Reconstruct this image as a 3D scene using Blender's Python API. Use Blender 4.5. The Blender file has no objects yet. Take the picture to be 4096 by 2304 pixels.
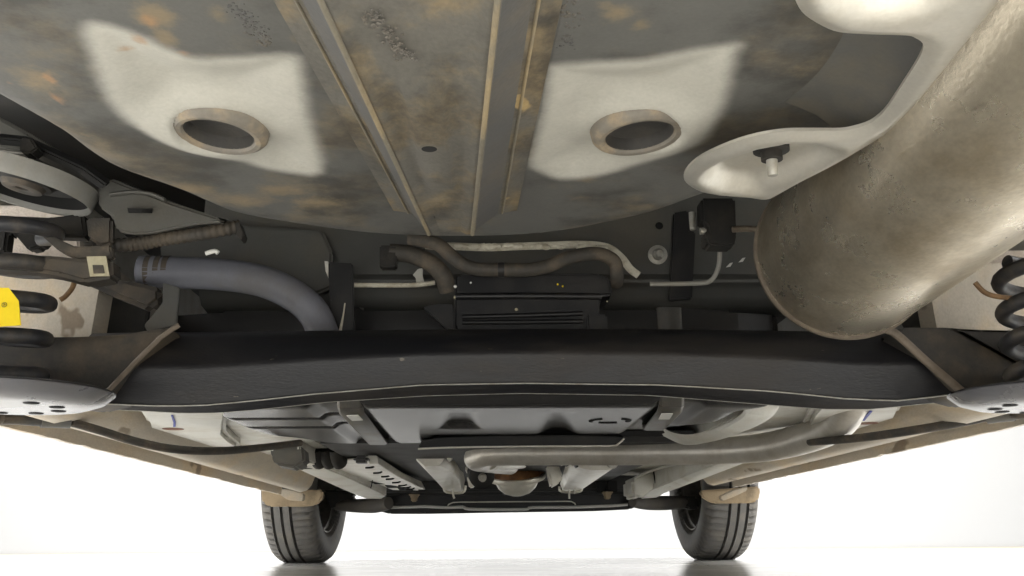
import bpy, bmesh, math, random
import numpy as np
from mathutils import Vector, Matrix
random.seed(7)
S = bpy.context.scene
COL = S.collection
rad = math.radians

# ------------------------------------------------------------------ camera
F, CX, CY, H = 4000.0, 2048.0, 1152.0, 0.0876      # focal length and centre in photo pixels, lens height in metres
PITCH, YAW, ROLL = rad(13.9), rad(1.43), rad(0.40)
fw = Vector((math.sin(YAW)*math.cos(PITCH), math.cos(YAW)*math.cos(PITCH), math.sin(PITCH)))
rt0 = Vector((math.cos(YAW), -math.sin(YAW), 0)); up0 = rt0.cross(fw)
RT = rt0*math.cos(ROLL) - up0*math.sin(ROLL)
UP = up0*math.cos(ROLL) + rt0*math.sin(ROLL)
cam = bpy.data.cameras.new('camera'); camo = bpy.data.objects.new('camera', cam); COL.objects.link(camo)
cam.sensor_width = 36.0; cam.lens = 36.0*F/4096.0; cam.clip_start = 0.01; cam.clip_end = 100
m = Matrix((RT, UP, -fw)).transposed().to_4x4(); m.translation = Vector((0, 0, H))
camo.matrix_world = m
S.camera = camo

# ------------------------------------------------------------------ world, lamps, exposure
W = bpy.data.worlds.new("World"); S.world = W; W.use_nodes = True
W.node_tree.nodes['Background'].inputs[0].default_value = (1.0, 0.995, 0.985, 1)
W.node_tree.nodes['Background'].inputs[1].default_value = 0.65
def area(name, loc, target, sx, sy, power, col=(1, 0.99, 0.975)):
    l = bpy.data.lights.new(name, 'AREA'); l.shape = 'RECTANGLE'; l.size = sx; l.size_y = sy; l.energy = power; l.color = col
    o = bpy.data.objects.new(name, l); COL.objects.link(o); o.location = loc
    o.rotation_euler = (Vector(target)-Vector(loc)).to_track_quat('-Z', 'Y').to_euler()
    return o
area('ceiling_lamp', (-2.2, 1.0, 2.9), (-1.9, 1.0, 0), 1.6, 4.5, 400)
area('ceiling_lamp', (2.3, 1.4, 2.9), (2.0, 1.4, 0), 1.6, 4.0, 300)
area('ceiling_lamp', (0.0, 4.5, 2.9), (0.0, 4.6, 0), 5.0, 0.8, 300)
area('ceiling_lamp', (0.0, -2.2, 2.6), (0.0, -0.5, 0), 4.0, 1.6, 470, (1, 0.975, 0.935))
S.view_settings.view_transform = 'Standard'; S.view_settings.look = 'None'
S.view_settings.exposure = 0.0; S.view_settings.gamma = 1.0
S.cycles.use_denoising = True
S.cycles.max_bounces = 10; S.cycles.diffuse_bounces = 6; S.cycles.glossy_bounces = 4
S.cycles.sample_clamp_indirect = 6.0

# ------------------------------------------------------------------ measuring: a photo pixel and a distance give a point of the car
def ray(x, y): return RT*((x-CX)/F) + UP*(-(y-CY)/F) + fw
ATK = 1.0
def at(x, y, Y):
    Y = Y*ATK; d = ray(x, y); t = Y/d.y; return Vector((d.x*t, Y, H+d.z*t))
def onz(x, y, z):
    d = ray(x, y); t = (z-H)/d.z; return Vector((d.x*t, d.y*t, z))
def V(*a): return Vector(a)

# ------------------------------------------------------------------ materials
def lin(h):
    h = h.lstrip('#'); c = [int(h[i:i+2], 16)/255 for i in (0, 2, 4)]
    return tuple(((v+.055)/1.055)**2.4 if v > .04045 else v/12.92 for v in c)+(1,)
MATS = {}
def mat(name, base, dust=None, amt=0.5, rough=0.6, metal=0.0, scale=8.0, bump=0.15, grain=0.12, spot=None, spot_scale=14, spot_at=0.68,
        bare=None, mud=False, grime=None, stretch=(1, 1, 1), spec=0.5, rust=None, drough=0.15, dr=(0.42, 0.70)):
    M = bpy.data.materials.new(name); M.use_nodes = True; nt = M.node_tree; N = nt.nodes; L = nt.links
    b = N['Principled BSDF']
    tc = N.new('ShaderNodeTexCoord'); mp = N.new('ShaderNodeMapping'); mp.inputs['Scale'].default_value = stretch
    L.new(tc.outputs['Object'], mp.inputs[0])
    def noise(sc, det=5, rg=0.6, src=mp.outputs[0]):
        n = N.new('ShaderNodeTexNoise'); n.inputs['Scale'].default_value = sc; n.inputs['Detail'].default_value = det
        n.inputs['Roughness'].default_value = rg; L.new(src, n.inputs['Vector']); return n.outputs['Fac']
    def ramp(v, a, c):
        r = N.new('ShaderNodeMapRange'); r.inputs[1].default_value = a; r.inputs[2].default_value = c
        r.interpolation_type = 'SMOOTHSTEP'; L.new(v, r.inputs[0]); return r.outputs[0]
    def mul(v, k):
        q = N.new('ShaderNodeMath'); q.operation = 'MULTIPLY'; L.new(v, q.inputs[0])
        if isinstance(k, (int, float)): q.inputs[1].default_value = k
        else: L.new(k, q.inputs[1])
        return q.outputs[0]
    def mix(fac, a, c):
        x = N.new('ShaderNodeMix'); x.data_type = 'RGBA'; L.new(fac, x.inputs[0])
        for s, k in ((6, a), (7, c)):
            if isinstance(k, tuple): x.inputs[s].default_value = k
            else: L.new(k, x.inputs[s])
        return x.outputs[2]
    col = base
    rgh = None
    if bare is not None:
        at_ = N.new('ShaderNodeAttribute'); at_.attribute_name = 'bare'
        nb = noise(70, 4); ad = N.new('ShaderNodeMath'); ad.operation = 'ADD'; L.new(at_.outputs['Fac'], ad.inputs[0])
        L.new(mul(nb, 0.16), ad.inputs[1])
        barem = ramp(ad.outputs[0], 0.30, 0.86)
    if dust is not None:
        d = ramp(noise(scale, 7, 0.62), *dr)
        col = mix(mul(d, amt), base, dust)
        rgh = mul(d, amt)
    if grime is not None:
        col = mix(mul(ramp(noise(grime, 6, .65), .43, .67), .8), col, lin('#302e2a'))
    if rust is not None:
        col = mix(mul(ramp(noise(scale*1.7, 5, 0.6), 0.50, 0.68), 0.8), col, rust)
    if bare is not None:
        d2 = ramp(noise(scale*1.2, 4), 0.5, 0.8)
        col = mix(barem, col, mix(mul(d2, 0.14), bare, dust))
    if mud:
        for nm_, cc_, k_ in (('mud', lin('#8b795a'), .62), ('rust', lin('#a07a54'), .6)):
            aa = N.new('ShaderNodeAttribute'); aa.attribute_name = nm_
            q0 = N.new('ShaderNodeMath'); q0.operation = 'MULTIPLY_ADD'; L.new(noise(38, 7, .7), q0.inputs[0]); q0.inputs[1].default_value = 1.5; L.new(aa.outputs['Fac'], q0.inputs[2])
            col = mix(mul(ramp(q0.outputs[0], .95, 1.7), k_), col, cc_)
    if spot is not None:
        col = mix(ramp(noise(spot_scale, 3, 0.5), spot_at, spot_at+0.05), col, spot)
    g = noise(330, 2, 0.5); g2 = noise(45, 4, 0.6)
    hv = N.new('ShaderNodeHueSaturation'); mr = N.new('ShaderNodeMapRange')
    mr.inputs[1].default_value = 0.3; mr.inputs[2].default_value = 0.7; mr.inputs[3].default_value = 1-grain; mr.inputs[4].default_value = 1+grain
    av = N.new('ShaderNodeMath'); av.operation = 'ADD'; L.new(mul(g, 0.5), av.inputs[0]); L.new(mul(g2, 0.5), av.inputs[1])
    L.new(av.outputs[0], mr.inputs[0]); L.new(mr.outputs[0], hv.inputs['Value'])
    if isinstance(col, tuple): hv.inputs['Color'].default_value = col
    else: L.new(col, hv.inputs['Color'])
    L.new(hv.outputs[0], b.inputs['Base Color'])
    b.inputs['Metallic'].default_value = metal; b.inputs['Specular IOR Level'].default_value = spec
    if rgh is not None:
        q = N.new('ShaderNodeMath'); q.operation = 'MULTIPLY_ADD'; L.new(rgh, q.inputs[0]); q.inputs[1].default_value = drough; q.inputs[2].default_value = rough
        q.use_clamp = True; L.new(q.outputs[0], b.inputs['Roughness'])
    else: b.inputs['Roughness'].default_value = rough
    if bump:
        bp = N.new('ShaderNodeBump'); bp.inputs['Strength'].default_value = bump; bp.inputs['Distance'].default_value = 0.002
        L.new(av.outputs[0], bp.inputs['Height']); L.new(bp.outputs[0], b.inputs['Normal'])
    MATS[name] = M; return M

M_pan = mat('sealed_floor_paint', lin('#595854'), lin('#786b54'), 0.75, 0.62, 0, 9, 0.12, 0.09, dr=(.46, .68), bare=lin('#b0ada3'), mud=True, grime=10)
M_rib = mat('channel_paint', lin('#5f5c55'), lin('#8a7858'), 0.8, 0.62, 0, 16, 0.3, 0.16, spot=lin('#a08a60'), spot_scale=24, spot_at=0.69, dr=(.44, .66), stretch=(1, .7, 1), grime=14)
M_side = mat('sealed_side_paint', lin('#4d4c49'), lin('#6b614e'), 0.6, 0.62, 0, 9, 0.12, 0.09)
M_chwall = mat('dark_grey_paint', lin('#4f4e4c'), lin('#6d6250'), 0.5, 0.65, 0, 9, 0.2, 0.12)
M_ridge = mat('pale_ridge', lin('#726c5e'), lin('#9a8866'), 0.9, 0.65, 0, 16, 0.4, 0.18, stretch=(1, .4, 1))
M_ring = mat('dusty_plug_rubber', lin('#706a60'), lin('#a08d70'), 0.8, 0.6, 0, 30, 0.2)
M_plug = mat('dark_plug_rubber', lin('#34322f'), lin('#4c463e'), 0.5, 0.6, 0, 30, 0.2)
M_shield = mat('aluminium_shield', lin('#d2cec4'), lin('#b5aa96'), 0.4, 0.36, 0.75, 9, 0.12, 0.06)
M_muff = mat('steel_muffler', lin('#d6cbb6'), lin('#a39274'), 0.7, 0.27, 0.85, 15, 0.2, 0.13, spot=lin('#ddd0b4'), spot_scale=48, spot_at=0.70, stretch=(1, .5, 1))  # pale flecks in the colour imitate glints on the steel
M_seam = mat('rusty_seam', lin('#6a5f52'), lin('#857a69'), 0.8, 0.6, 0.3, 40, 0.3)
M_zinc = mat('zinc_steel', lin('#b8b6ae'), lin('#8d8576'), 0.6, 0.4, 0.6, 60, 0.1)
M_body = mat('grey_primer', lin('#50504d'), lin('#5e574b'), 0.6, 0.55, 0, 8, 0.1, 0.07)  # light primer darkened in its colour to carry the dimness behind the beam
M_railp = mat('dirty_rail_primer', lin('#52514c'), lin('#4f493f'), 0.6, 0.55, 0, 14, 0.15, 0.1)
M_primer = mat('mid_grey_primer', lin('#84837e'), lin('#7a7263'), 0.6, 0.55, 0, 10, 0.12, 0.07)
M_bodyL = mat('pale_primer', lin('#cbc9c1'), lin('#a99e8a'), 0.5, 0.5, 0, 12, 0.12, 0.07)
M_seal = mat('white_seam_sealant', lin('#cfc9b8'), lin('#9d9078'), 0.7, 0.7, 0, 60, 0.5)
M_hose = mat('dusty_rubber_hose', lin('#3e3a34'), lin('#63584a'), 0.9, 0.65, 0, 25, 0.2)
M_black = mat('black_plastic', lin('#151517'), lin('#35302a'), 0.4, 0.38, 0, 18, 0.15, 0.15, drough=0.3)
M_rubber = mat('black_rubber', lin('#191816'), lin('#3a342c'), 0.5, 0.7, 0, 30, 0.3)
M_beam = mat('black_axle_paint', lin('#1e1e21'), lin('#3d3833'), 0.6, 0.38, 0, 10, 0.25, 0.2, spot=lin('#6b6459'), spot_scale=110, spot_at=0.73, stretch=(.5, 1, 1.6), drough=0.3)
M_seatpaint = mat('glossy_seat_paint', lin('#626266'), lin('#7d766c'), 0.35, 0.26, 0.2, 8, 0.03, 0.05)
M_lower = mat('grey_arm_paint', lin('#5a5753'), lin('#70685c'), 0.5, 0.5, 0, 14, 0.2)
M_arm = mat('dusty_axle_paint', lin('#34312d'), lin('#5c5142'), 0.8, 0.6, 0, 14, 0.3)
M_armedge = mat('worn_axle_edge', lin('#7a6e60'), lin('#5e5346'), 0.8, 0.55, 0.1, 40, 0.3)
M_tank = mat('satin_tank_plastic', lin('#313030'), lin('#403c38'), 0.3, 0.27, 0, 6, 0.01, 0.03, drough=0.0)
M_strap = mat('tank_strap_steel', lin('#55534f'), lin('#7a6f60'), 0.5, 0.35, 0.2, 30, 0.1)
M_pipe = mat('exhaust_pipe_steel', lin('#c6c1b8'), lin('#a29887'), 0.5, 0.36, 0.5, 14, 0.12, 0.08)
M_rust = mat('heat_rusted_steel', lin('#6d4a2c'), lin('#94683c'), 0.8, 0.5, 0.4, 30, 0.25, rust=lin('#4a3324'))
M_bright = mat('bright_aluminium', lin('#dedacf'), lin('#b5ab99'), 0.4, 0.34, 0.4, 20, 0.1, 0.06)
M_sill = mat('dusty_sill_paint', lin('#b3aa9c'), lin('#c2ae90'), 0.8, 0.65, 0, 10, 0.3, 0.12, spot=lin('#867866'), spot_scale=16, spot_at=0.64, stretch=(1.4, .35, 1))
M_tan = mat('mud_caked_plastic', lin('#a9967a'), lin('#7c6f5b'), 0.8, 0.7, 0, 22, 0.4)
M_tyre = mat('tyre_rubber', lin('#605e5b'), lin('#746f67'), 0.8, 0.62, 0, 26, 0.25, 0.12)
M_groove = mat('dark_groove_rubber', lin('#1a1918'), lin('#3a342d'), 0.4, 0.8, 0, 40, 0.1)
M_rim = mat('dull_alloy', lin('#8a8780'), lin('#4f4a43'), 0.6, 0.42, 0.5, 20, 0.1)
M_liner = mat('dusty_wheelhouse_paint', lin('#c6bcb2'), lin('#a5967f'), 0.5, 0.75, 0, 40, 0.8, 0.16)
M_brown = mat('brown_seam_sealer', lin('#6b5238'), lin('#8a6c4a'), 0.8, 0.7, 0, 50, 0.5)
M_spring = mat('spring_paint', lin('#333336'), lin('#665e52'), 0.7, 0.42, 0, 30, 0.2, drough=0.3)
M_springdust = mat('dusty_spring_paint', lin('#7d7364'), lin('#5a5045'), 0.7, 0.6, 0, 40, 0.2)
M_filler = mat('grey_blue_plastic', lin('#6e6f77'), lin('#5d5850'), 0.6, 0.5, 0, 9, 0.08, 0.06)
M_dark = mat('black_underbody', lin('#1d1d1d'), lin('#38332d'), 0.5, 0.55, 0, 12, 0.2)
M_label = mat('faded_label', lin('#b3ab90'), lin('#8f8468'), 0.6, 0.6, 0, 90, 0.05)
M_white = mat('white_sticker', lin('#dcdad4'), None, 0, 0.5, 0, 10, 0.0, 0.03)
M_yellow = mat('yellow_card', lin('#f2d300'), None, 0, 0.55, 0, 10, 0.0, 0.03)
M_ink = mat('grey_ink', lin('#4a4636'), None, 0, 0.6, 0, 10, 0)
M_blue = mat('blue_paint_pen', lin('#2b3690'), None, 0, 0.6, 0, 10, 0)
M_hole = mat('dark_hole', lin('#0d0c0b'), None, 0, 0.9, 0, 10, 0)
M_rusthole = mat('rusty_grommet', lin('#6a4230'), lin('#8a5a3c'), 0.7, 0.7, 0, 60, 0.3)
M_floor = mat('glossy_white_tile', lin('#efefec'), lin('#e2e1dc'), 0.5, 0.10, 0, 3, 0.0, 0.015, drough=0.12)
M_grout = mat('grey_grout', lin('#a39f98'), None, 0, 0.8, 0, 10, 0)
M_caulk = mat('tan_caulk', lin('#b3aa9a'), None, 0, 0.8, 0, 10, 0)
M_wall = mat('white_wall_paint', lin('#9d9d9d'), None, 0, 0.8, 0, 10, 0.0, 0.01)

# ------------------------------------------------------------------ objects
CARLOC = Vector((0.05, 2.1, 0))
car = bpy.data.objects.new('car', None); COL.objects.link(car); car.location = CARLOC
car['label'] = 'dusty car seen from below its tail, muffler, axle and front tyres in view'; car['category'] = 'car'
WORLD = {'car': CARLOC}
def put(name, verts, faces, material, parent=None, smooth=35, label=None, kind=None, attr=None):
    vs = np.array([tuple(v) for v in verts], dtype=float)
    c = (vs.min(0)+vs.max(0))/2
    me = bpy.data.meshes.new(name); me.from_pydata((vs-c).tolist(), [], faces); me.update()
    bm = bmesh.new(); bm.from_mesh(me); bmesh.ops.recalc_face_normals(bm, faces=bm.faces); bm.to_mesh(me); bm.free()
    me.materials.append(material)
    me.polygons.foreach_set('use_smooth', [True]*len(me.polygons))
    if smooth < 180: me.set_sharp_from_angle(angle=rad(smooth))
    if attr is not None:
        for an, av in attr.items():
            a = me.attributes.new(an, 'FLOAT', 'POINT'); a.data.foreach_set('value', np.asarray(av, dtype=np.float32))
    o = bpy.data.objects.new(name, me); COL.objects.link(o)
    c = Vector(c)
    if parent is not None:
        o.parent = parent; o.location = c-WORLD[parent.name]
    else: o.location = c
    WORLD[o.name] = c
    if label: o['label'] = label
    if kind: o['kind'] = kind
    return o
def put_bm(name, bm, material, parent=None, **k):
    bm.verts.index_update(); v = [x.co.copy() for x in bm.verts]; f = [[x.index for x in fc.verts] for fc in bm.faces]; bm.free()
    return put(name, v, f, material, parent, **k)
class Mesh:
    def __init__(s): s.v = []; s.f = []
    def add(s, v, f):
        n = len(s.v); s.v += [Vector(x) for x in v]; s.f += [[i+n for i in q] for q in f]; return s
def spline(pts, n=8, closed=False):
    P = [Vector(p) for p in pts]; out = []; m_ = len(P)
    rng = range(m_ if closed else m_-1)
    for i in rng:
        if closed: a, b, c, d = P[(i-1) % m_], P[i], P[(i+1) % m_], P[(i+2) % m_]
        else: a, b, c, d = P[max(i-1, 0)], P[i], P[i+1], P[min(i+2, m_-1)]
        for k in range(n):
            t = k/n
            out.append(0.5*((2*b)+(c-a)*t+(2*a-5*b+4*c-d)*t*t+(3*b-a-3*c+d)*t**3))
    if not closed: out.append(P[-1])
    return out
def tube_vf(path, r, seg=12, caps=True, flat=1.0, rs=None):
    P = [Vector(p) for p in path]; v = []; f = []
    t0 = (P[1]-P[0]).normalized(); up = V(0, 0, 1) if abs(t0.z) < .9 else V(1, 0, 0)
    nrm = (up-t0*up.dot(t0)).normalized()
    for i, p in enumerate(P):
        t = (P[min(i+1, len(P)-1)]-P[max(i-1, 0)]).normalized()
        nrm = (nrm-t*nrm.dot(t)).normalized(); b = t.cross(nrm)
        rr = rs[i] if rs else r
        for k in range(seg):
            a = 2*math.pi*k/seg; v.append(p+nrm*math.cos(a)*rr*flat+b*math.sin(a)*rr)
    for i in range(len(P)-1):
        for k in range(seg):
            k2 = (k+1) % seg; f.append([i*seg+k, i*seg+k2, (i+1)*seg+k2, (i+1)*seg+k])
    if caps: f.append(list(range(seg))[::-1]); f.append([(len(P)-1)*seg+k for k in range(seg)])
    return v, f
def tube(name, path, r, material, parent, seg=12, n=6, rs=None, flat=1.0, **k):
    r = r*ATK; rs = [q*ATK for q in rs] if rs else rs
    p = spline(path, n) if n > 1 else path
    if rs and n > 1:
        q = [Vector((a, 0, 0)) for a in rs]; rs = [w.x for w in spline(q, n)]
    return put(name, *tube_vf(p, r, seg, True, flat, rs), material, parent, **k)
def lathe_vf(prof, origin, axis, seg=48):
    ax = Vector(axis).normalized(); u = ax.orthogonal().normalized(); w = ax.cross(u); o = Vector(origin); v = []; f = []
    for (r, h) in prof:
        for k in range(seg):
            a = 2*math.pi*k/seg; v.append(o+ax*h+(u*math.cos(a)+w*math.sin(a))*max(r, 1e-5))
    for i in range(len(prof)-1):
        for k in range(seg):
            k2 = (k+1) % seg; f.append([i*seg+k, i*seg+k2, (i+1)*seg+k2, (i+1)*seg+k])
    return v, f
def lathe(name, prof, origin, axis, material, parent, seg=48, **k):
    return put(name, *lathe_vf(prof, origin, axis, seg), material, parent, **k)
def loft_vf(rings, caps=True):
    n = len(rings[0]); v = [p for r in rings for p in r]; f = []
    for i in range(len(rings)-1):
        for k in range(n):
            k2 = (k+1) % n; f.append([i*n+k, i*n+k2, (i+1)*n+k2, (i+1)*n+k])
    if caps: f.append(list(range(n))[::-1]); f.append([(len(rings)-1)*n+k for k in range(n)])
    return v, f
def loft(name, rings, material, parent, caps=True, **k):
    return put(name, *loft_vf(rings, caps), material, parent, **k)
def prism(name, pts, ext, material, parent, bevel=0.002, segs=2, **k):
    """a solid: the outline pts (points of space) pushed along ext"""
    bm = bmesh.new(); e = Vector(ext)
    v1 = [bm.verts.new(p) for p in pts]; v2 = [bm.verts.new(Vector(p)+e) for p in pts]; n = len(pts)
    bm.faces.new(v1); bm.faces.new(v2[::-1])
    for i in range(n): bm.faces.new((v1[i], v2[i], v2[(i+1) % n], v1[(i+1) % n]))
    bmesh.ops.recalc_face_normals(bm, faces=bm.faces)
    if bevel:
        try: bmesh.ops.bevel(bm, geom=list(bm.edges), offset=bevel, segments=segs, affect='EDGES', clamp_overlap=True)
        except Exception: pass
    return put_bm(name, bm, material, parent, **k)
def prism_px(name, px, Y, ext, material, parent, **k):
    return prism(name, [at(p[0], p[1], p[2] if len(p) > 2 else Y) for p in px], ext, material, parent, **k)
def prism_z(name, px, z, up, material, parent, **k):
    return prism(name, [onz(p[0], p[1], z) for p in px], (0, 0, up), material, parent, **k)
def box(name, c, size, material, parent, rot=None, bevel=0.002, **k):
    sx, sy, sz = [q/2 for q in size]; c = Vector(c); R = rot.to_matrix() if rot else Matrix.Identity(3)
    pts = [c+R@V(x, y, -sz) for x, y in ((-sx, -sy), (sx, -sy), (sx, sy), (-sx, sy))]
    return prism(name, pts, R@V(0, 0, 2*sz), material, parent, bevel=bevel, **k)
def sdf(poly, X, Y):
    """signed distance to a polygon in plan, negative inside"""
    P = np.array([(p[0], p[1]) for p in poly]); d = np.full(X.shape, 1e9); ins = np.zeros(X.shape, bool)
    for i in range(len(P)):
        a, b = P[i-1], P[i]; ex, ey = b-a; wx, wy = X-a[0], Y-a[1]
        t = np.clip((wx*ex+wy*ey)/(ex*ex+ey*ey+1e-12), 0, 1)
        d = np.minimum(d, (wx-ex*t)**2+(wy-ey*t)**2)
        c = ((a[1] <= Y) & (b[1] > Y)) | ((b[1] <= Y) & (a[1] > Y))
        with np.errstate(divide='ignore', invalid='ignore'):
            ins ^= c & (X < (b[0]-a[0])*(Y-a[1])/(b[1]-a[1]+1e-15)+a[0])
    d = np.sqrt(d); return np.where(ins, -d, d)
def panel(name, pts, step, material, parent, disp=None, thick=0.0015, **k):
    """a pressed sheet: outline filled, cut into a grid, shaped by disp(X, Y) and given a thickness"""
    bm = bmesh.new(); bm.faces.new([bm.verts.new(p) for p in pts])
    xs = [p.x for p in pts]; ys = [p.y for p in pts]
    for lo, hi, ax in ((min(xs), max(xs), V(1, 0, 0)), (min(ys), max(ys), V(0, 1, 0))):
        q = lo+step
        while q < hi-step*.2:
            bmesh.ops.bisect_plane(bm, geom=list(bm.verts)+list(bm.edges)+list(bm.faces), plane_co=ax*q, plane_no=ax, dist=1e-6); q += step
    if disp is not None:
        bm.verts.ensure_lookup_table()
        X = np.array([v.co.x for v in bm.verts]); Y = np.array([v.co.y for v in bm.verts]); dz = disp(X, Y)
        for v, z in zip(bm.verts, dz): v.co.z += float(z)
    r = bmesh.ops.extrude_face_region(bm, geom=list(bm.faces), use_keep_orig=True)
    for g in r['geom']:
        if isinstance(g, bmesh.types.BMVert): g.co.z += thick
    return put_bm(name, bm, material, parent, **k)
def smooth01(x): x = np.clip(x, 0, 1); return x*x*(3-2*x)
def px2(l, z): return [onz(x, y, z) for x, y in l]
# ================================================================== the studio
floor = put('floor', [(-8, -6, -.004), (8, -6, -.004), (8, 5.9, -.004), (-8, 5.9, -.004)], [[0, 1, 2, 3]], M_grout, None, kind='structure')
floor['label'] = 'glossy white floor'
tm = None
xs = [-8, -4.9, -1.9, 1.1, 4.1, 8]; ys = [-6, -2.6, .3, 3.28, 4.7, 5.85]
for i in range(len(xs)-1):
    for j in range(len(ys)-1):
        g = .0012
        v = [(xs[i]+g, ys[j]+g, 0), (xs[i+1]-g, ys[j]+g, 0), (xs[i+1]-g, ys[j+1]-g, 0), (xs[i]+g, ys[j+1]-g, 0)]
        v += [(a, b, -.0035) for a, b, _ in v]
        put('floor_slab', v, [[0, 1, 2, 3], [0, 4, 5, 1], [1, 5, 6, 2], [2, 6, 7, 3], [3, 7, 4, 0]], M_floor, floor, smooth=20)
wl = put('wall', [(-8, 5.85, 0), (8, 5.87, 0), (8, 5.87, 3.2), (-8, 5.85, 3.2), (-8, 5.99, 0), (8, 5.99, 0), (8, 5.99, 3.2), (-8, 5.99, 3.2)],
         [[0, 1, 2, 3], [4, 7, 6, 5], [0, 4, 5, 1], [3, 2, 6, 7], [0, 3, 7, 4], [1, 5, 6, 2]], M_wall, None, smooth=20, kind='structure')
put('caulk_bead', [(-8, 5.838, 0), (8, 5.858, 0), (8, 5.858, .004), (-8, 5.838, .004), (-8, 5.849, 0), (8, 5.869, 0), (8, 5.869, .006), (-8, 5.849, .006)], [[0, 1, 2, 3], [3, 2, 6, 7], [0, 3, 7, 4], [1, 5, 6, 2]], M_caulk, wl)
wl['label'] = 'plain white wall'

# ================================================================== body shell round the underside
Z0 = H+0.30                                                        # underside of the spare-wheel well
def quadbox(name, lo, hi, material, parent, **k):
    c = [(a+b)/2 for a, b in zip(lo, hi)]; return box(name, c, [b-a for a, b in zip(lo, hi)], material, parent, **k)
shell = quadbox('body_shell', (-.80, .12, .72), (.92, 4.25, .80), M_dark, car, bevel=.01)
for sx, x0 in ((-1, -.80), (1, .90)):
    quadbox('body_side', (x0, .12, .30), (x0+.02, .78, .80), M_bodyL, car)
    quadbox('body_side', (x0, 1.50, .27), (x0+.02, 3.30, .80), M_bodyL, car)
    quadbox('body_side', (x0, 4.02, .24), (x0+.02, 4.25, .80), M_bodyL, car)
    quadbox('body_side', (x0, .78, .66), (x0+.02, 1.50, .80), M_bodyL, car)
    quadbox('body_side', (x0, 3.30, .66), (x0+.02, 4.02, .80), M_bodyL, car)
quadbox('rear_bumper', (-.80, .02, .42), (.92, .12, .80), M_bodyL, car, bevel=.02)

# ================================================================== spare-wheel well
edge = [(-900, -500), (-700, 40), (-330, 290), (0, 464), (193, 569), (309, 651), (409, 707), (552, 756), (680, 800), (828, 862), (955, 897), (1160, 930), (1400, 962), (1600, 976), (1850, 982),
        (2100, 975), (2300, 955), (2465, 925), (2650, 885), (2790, 838), (2900, 800)]
eo = spline(px2(edge, Z0)[3:], 3)
eo = px2(edge[:3], Z0)+eo+[V(.275, .835, Z0), V(.335, .75, Z0), V(.37, .60, Z0), V(.37, .20, Z0)]
XG = np.arange(-.58, .46, .0042); YG = np.arange(.33, 1.16, .0042)
GX, GY = np.meshgrid(XG, YG)
SD = sdf(eo, GX, GY)
Rf = .055
s_ = SD-.012
q = np.clip(s_+Rf, 0, Rf*.985)
zz = Rf-np.sqrt(np.maximum(Rf**2-q**2, 0))
zz = zz+np.maximum(s_+Rf*.015, 0)*5.5
# the flat bottom is a little dished, with the two plug seats pressed in
bl = [(353, 94), (442, 105), (552, 138), (690, 204), (773, 232), (883, 232), (1021, 226), (1159, 221), (1198, 243), (1214, 342), (1242, 497), (1286, 690), (1104, 682), (966, 640), (828, 602),
      (662, 552), (524, 486), (442, 408), (397, 309), (364, 210), (342, 155)]
brr = [(2194, 287), (2227, 260), (2404, 248), (2597, 237), (2700, 215), (2943, 174), (2937, 221), (2915, 331), (2888, 431), (2843, 508), (2810, 552), (2700, 602), (2514, 668), (2376, 706),
       (2238, 717), (2161, 684), (2122, 657), (2144, 552), (2177, 414)]
PL, PR = spline(px2(bl, Z0), 3, True), spline(px2(brr, Z0), 3, True)
dl, dr = sdf(PL, GX, GY), sdf(PR, GX, GY)
press = .010*smooth01(-dl/.05)+.010*smooth01(-dr/.05)
cL, cR = onz(878, 520, Z0), onz(2556, 525, Z0)
for c in (cL, cR):
    rr = np.hypot(GX-c.x, GY-c.y); press = press-.011*np.exp(-(rr/.05)**4)+.036*np.exp(-(rr/.0285)**10)
zz = Z0+zz+press*(SD < -.03)
bare = np.clip(np.maximum(.5-dl/.030, .5-dr/.030), 0, 1)
idx = -np.ones(GX.shape, int); keepv = SD < .035
idx[keepv] = np.arange(keepv.sum())
verts = np.stack([GX[keepv], GY[keepv], zz[keepv]], 1)
a, b, c, d = idx[:-1, :-1], idx[:-1, 1:], idx[1:, 1:], idx[1:, :-1]
ok = (a >= 0) & (b >= 0) & (c >= 0) & (d >= 0)
fs = np.stack([a[ok], b[ok], c[ok], d[ok]], 1).tolist()
def blobs(lst):
    out = np.zeros(GX.shape)
    for x, y, rx, ry, k in lst:
        p = onz(x, y, Z0); kk = p.y/4000; ex = rx*kk; ey = max(ry*kk*2.4, .004)
        out = np.maximum(out, k*np.exp(-((GX-p.x)/ex)**2-((GY-p.y)/ey)**2))
    return out
mud = blobs([(620, 60, 110, 60, .95), (660, 150, 60, 50, .9), (130, 320, 110, 60, .8), (330, 560, 150, 60, .6), (560, 740, 120, 40, .75), (750, 760, 160, 40, .8), (960, 800, 160, 45, .85), (1130, 760, 120, 40, .9), (1240, 810, 120, 40, .9), (1060, 900, 200, 30, .55),
             (2480, 50, 90, 40, .9), (2560, 100, 60, 30, .8), (2430, 20, 60, 20, .7), (2560, 830, 90, 30, .6), (2340, 720, 60, 18, .6), (1180, 160, 30, 30, .7), (60, 500, 90, 60, .6), (880, 60, 60, 50, .5), (2300, 790, 90, 30, .4), (2620, 330, 120, 60, .35), (3200, 300, 140, 90, .3)])
rustm = blobs([(560, 165, 40, 26, 1), (500, 215, 40, 16, .9), (200, 316, 22, 22, 1.1), (232, 395, 20, 30, 1), (600, 85, 40, 34, .8), (40, 330, 26, 14, .7), (730, 212, 40, 10, .8)])
well = put('spare_wheel_well', verts, fs, M_pan, car, smooth=180, attr={'bare': bare[keepv], 'mud': mud[keepv], 'rust': rustm[keepv]})
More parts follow.
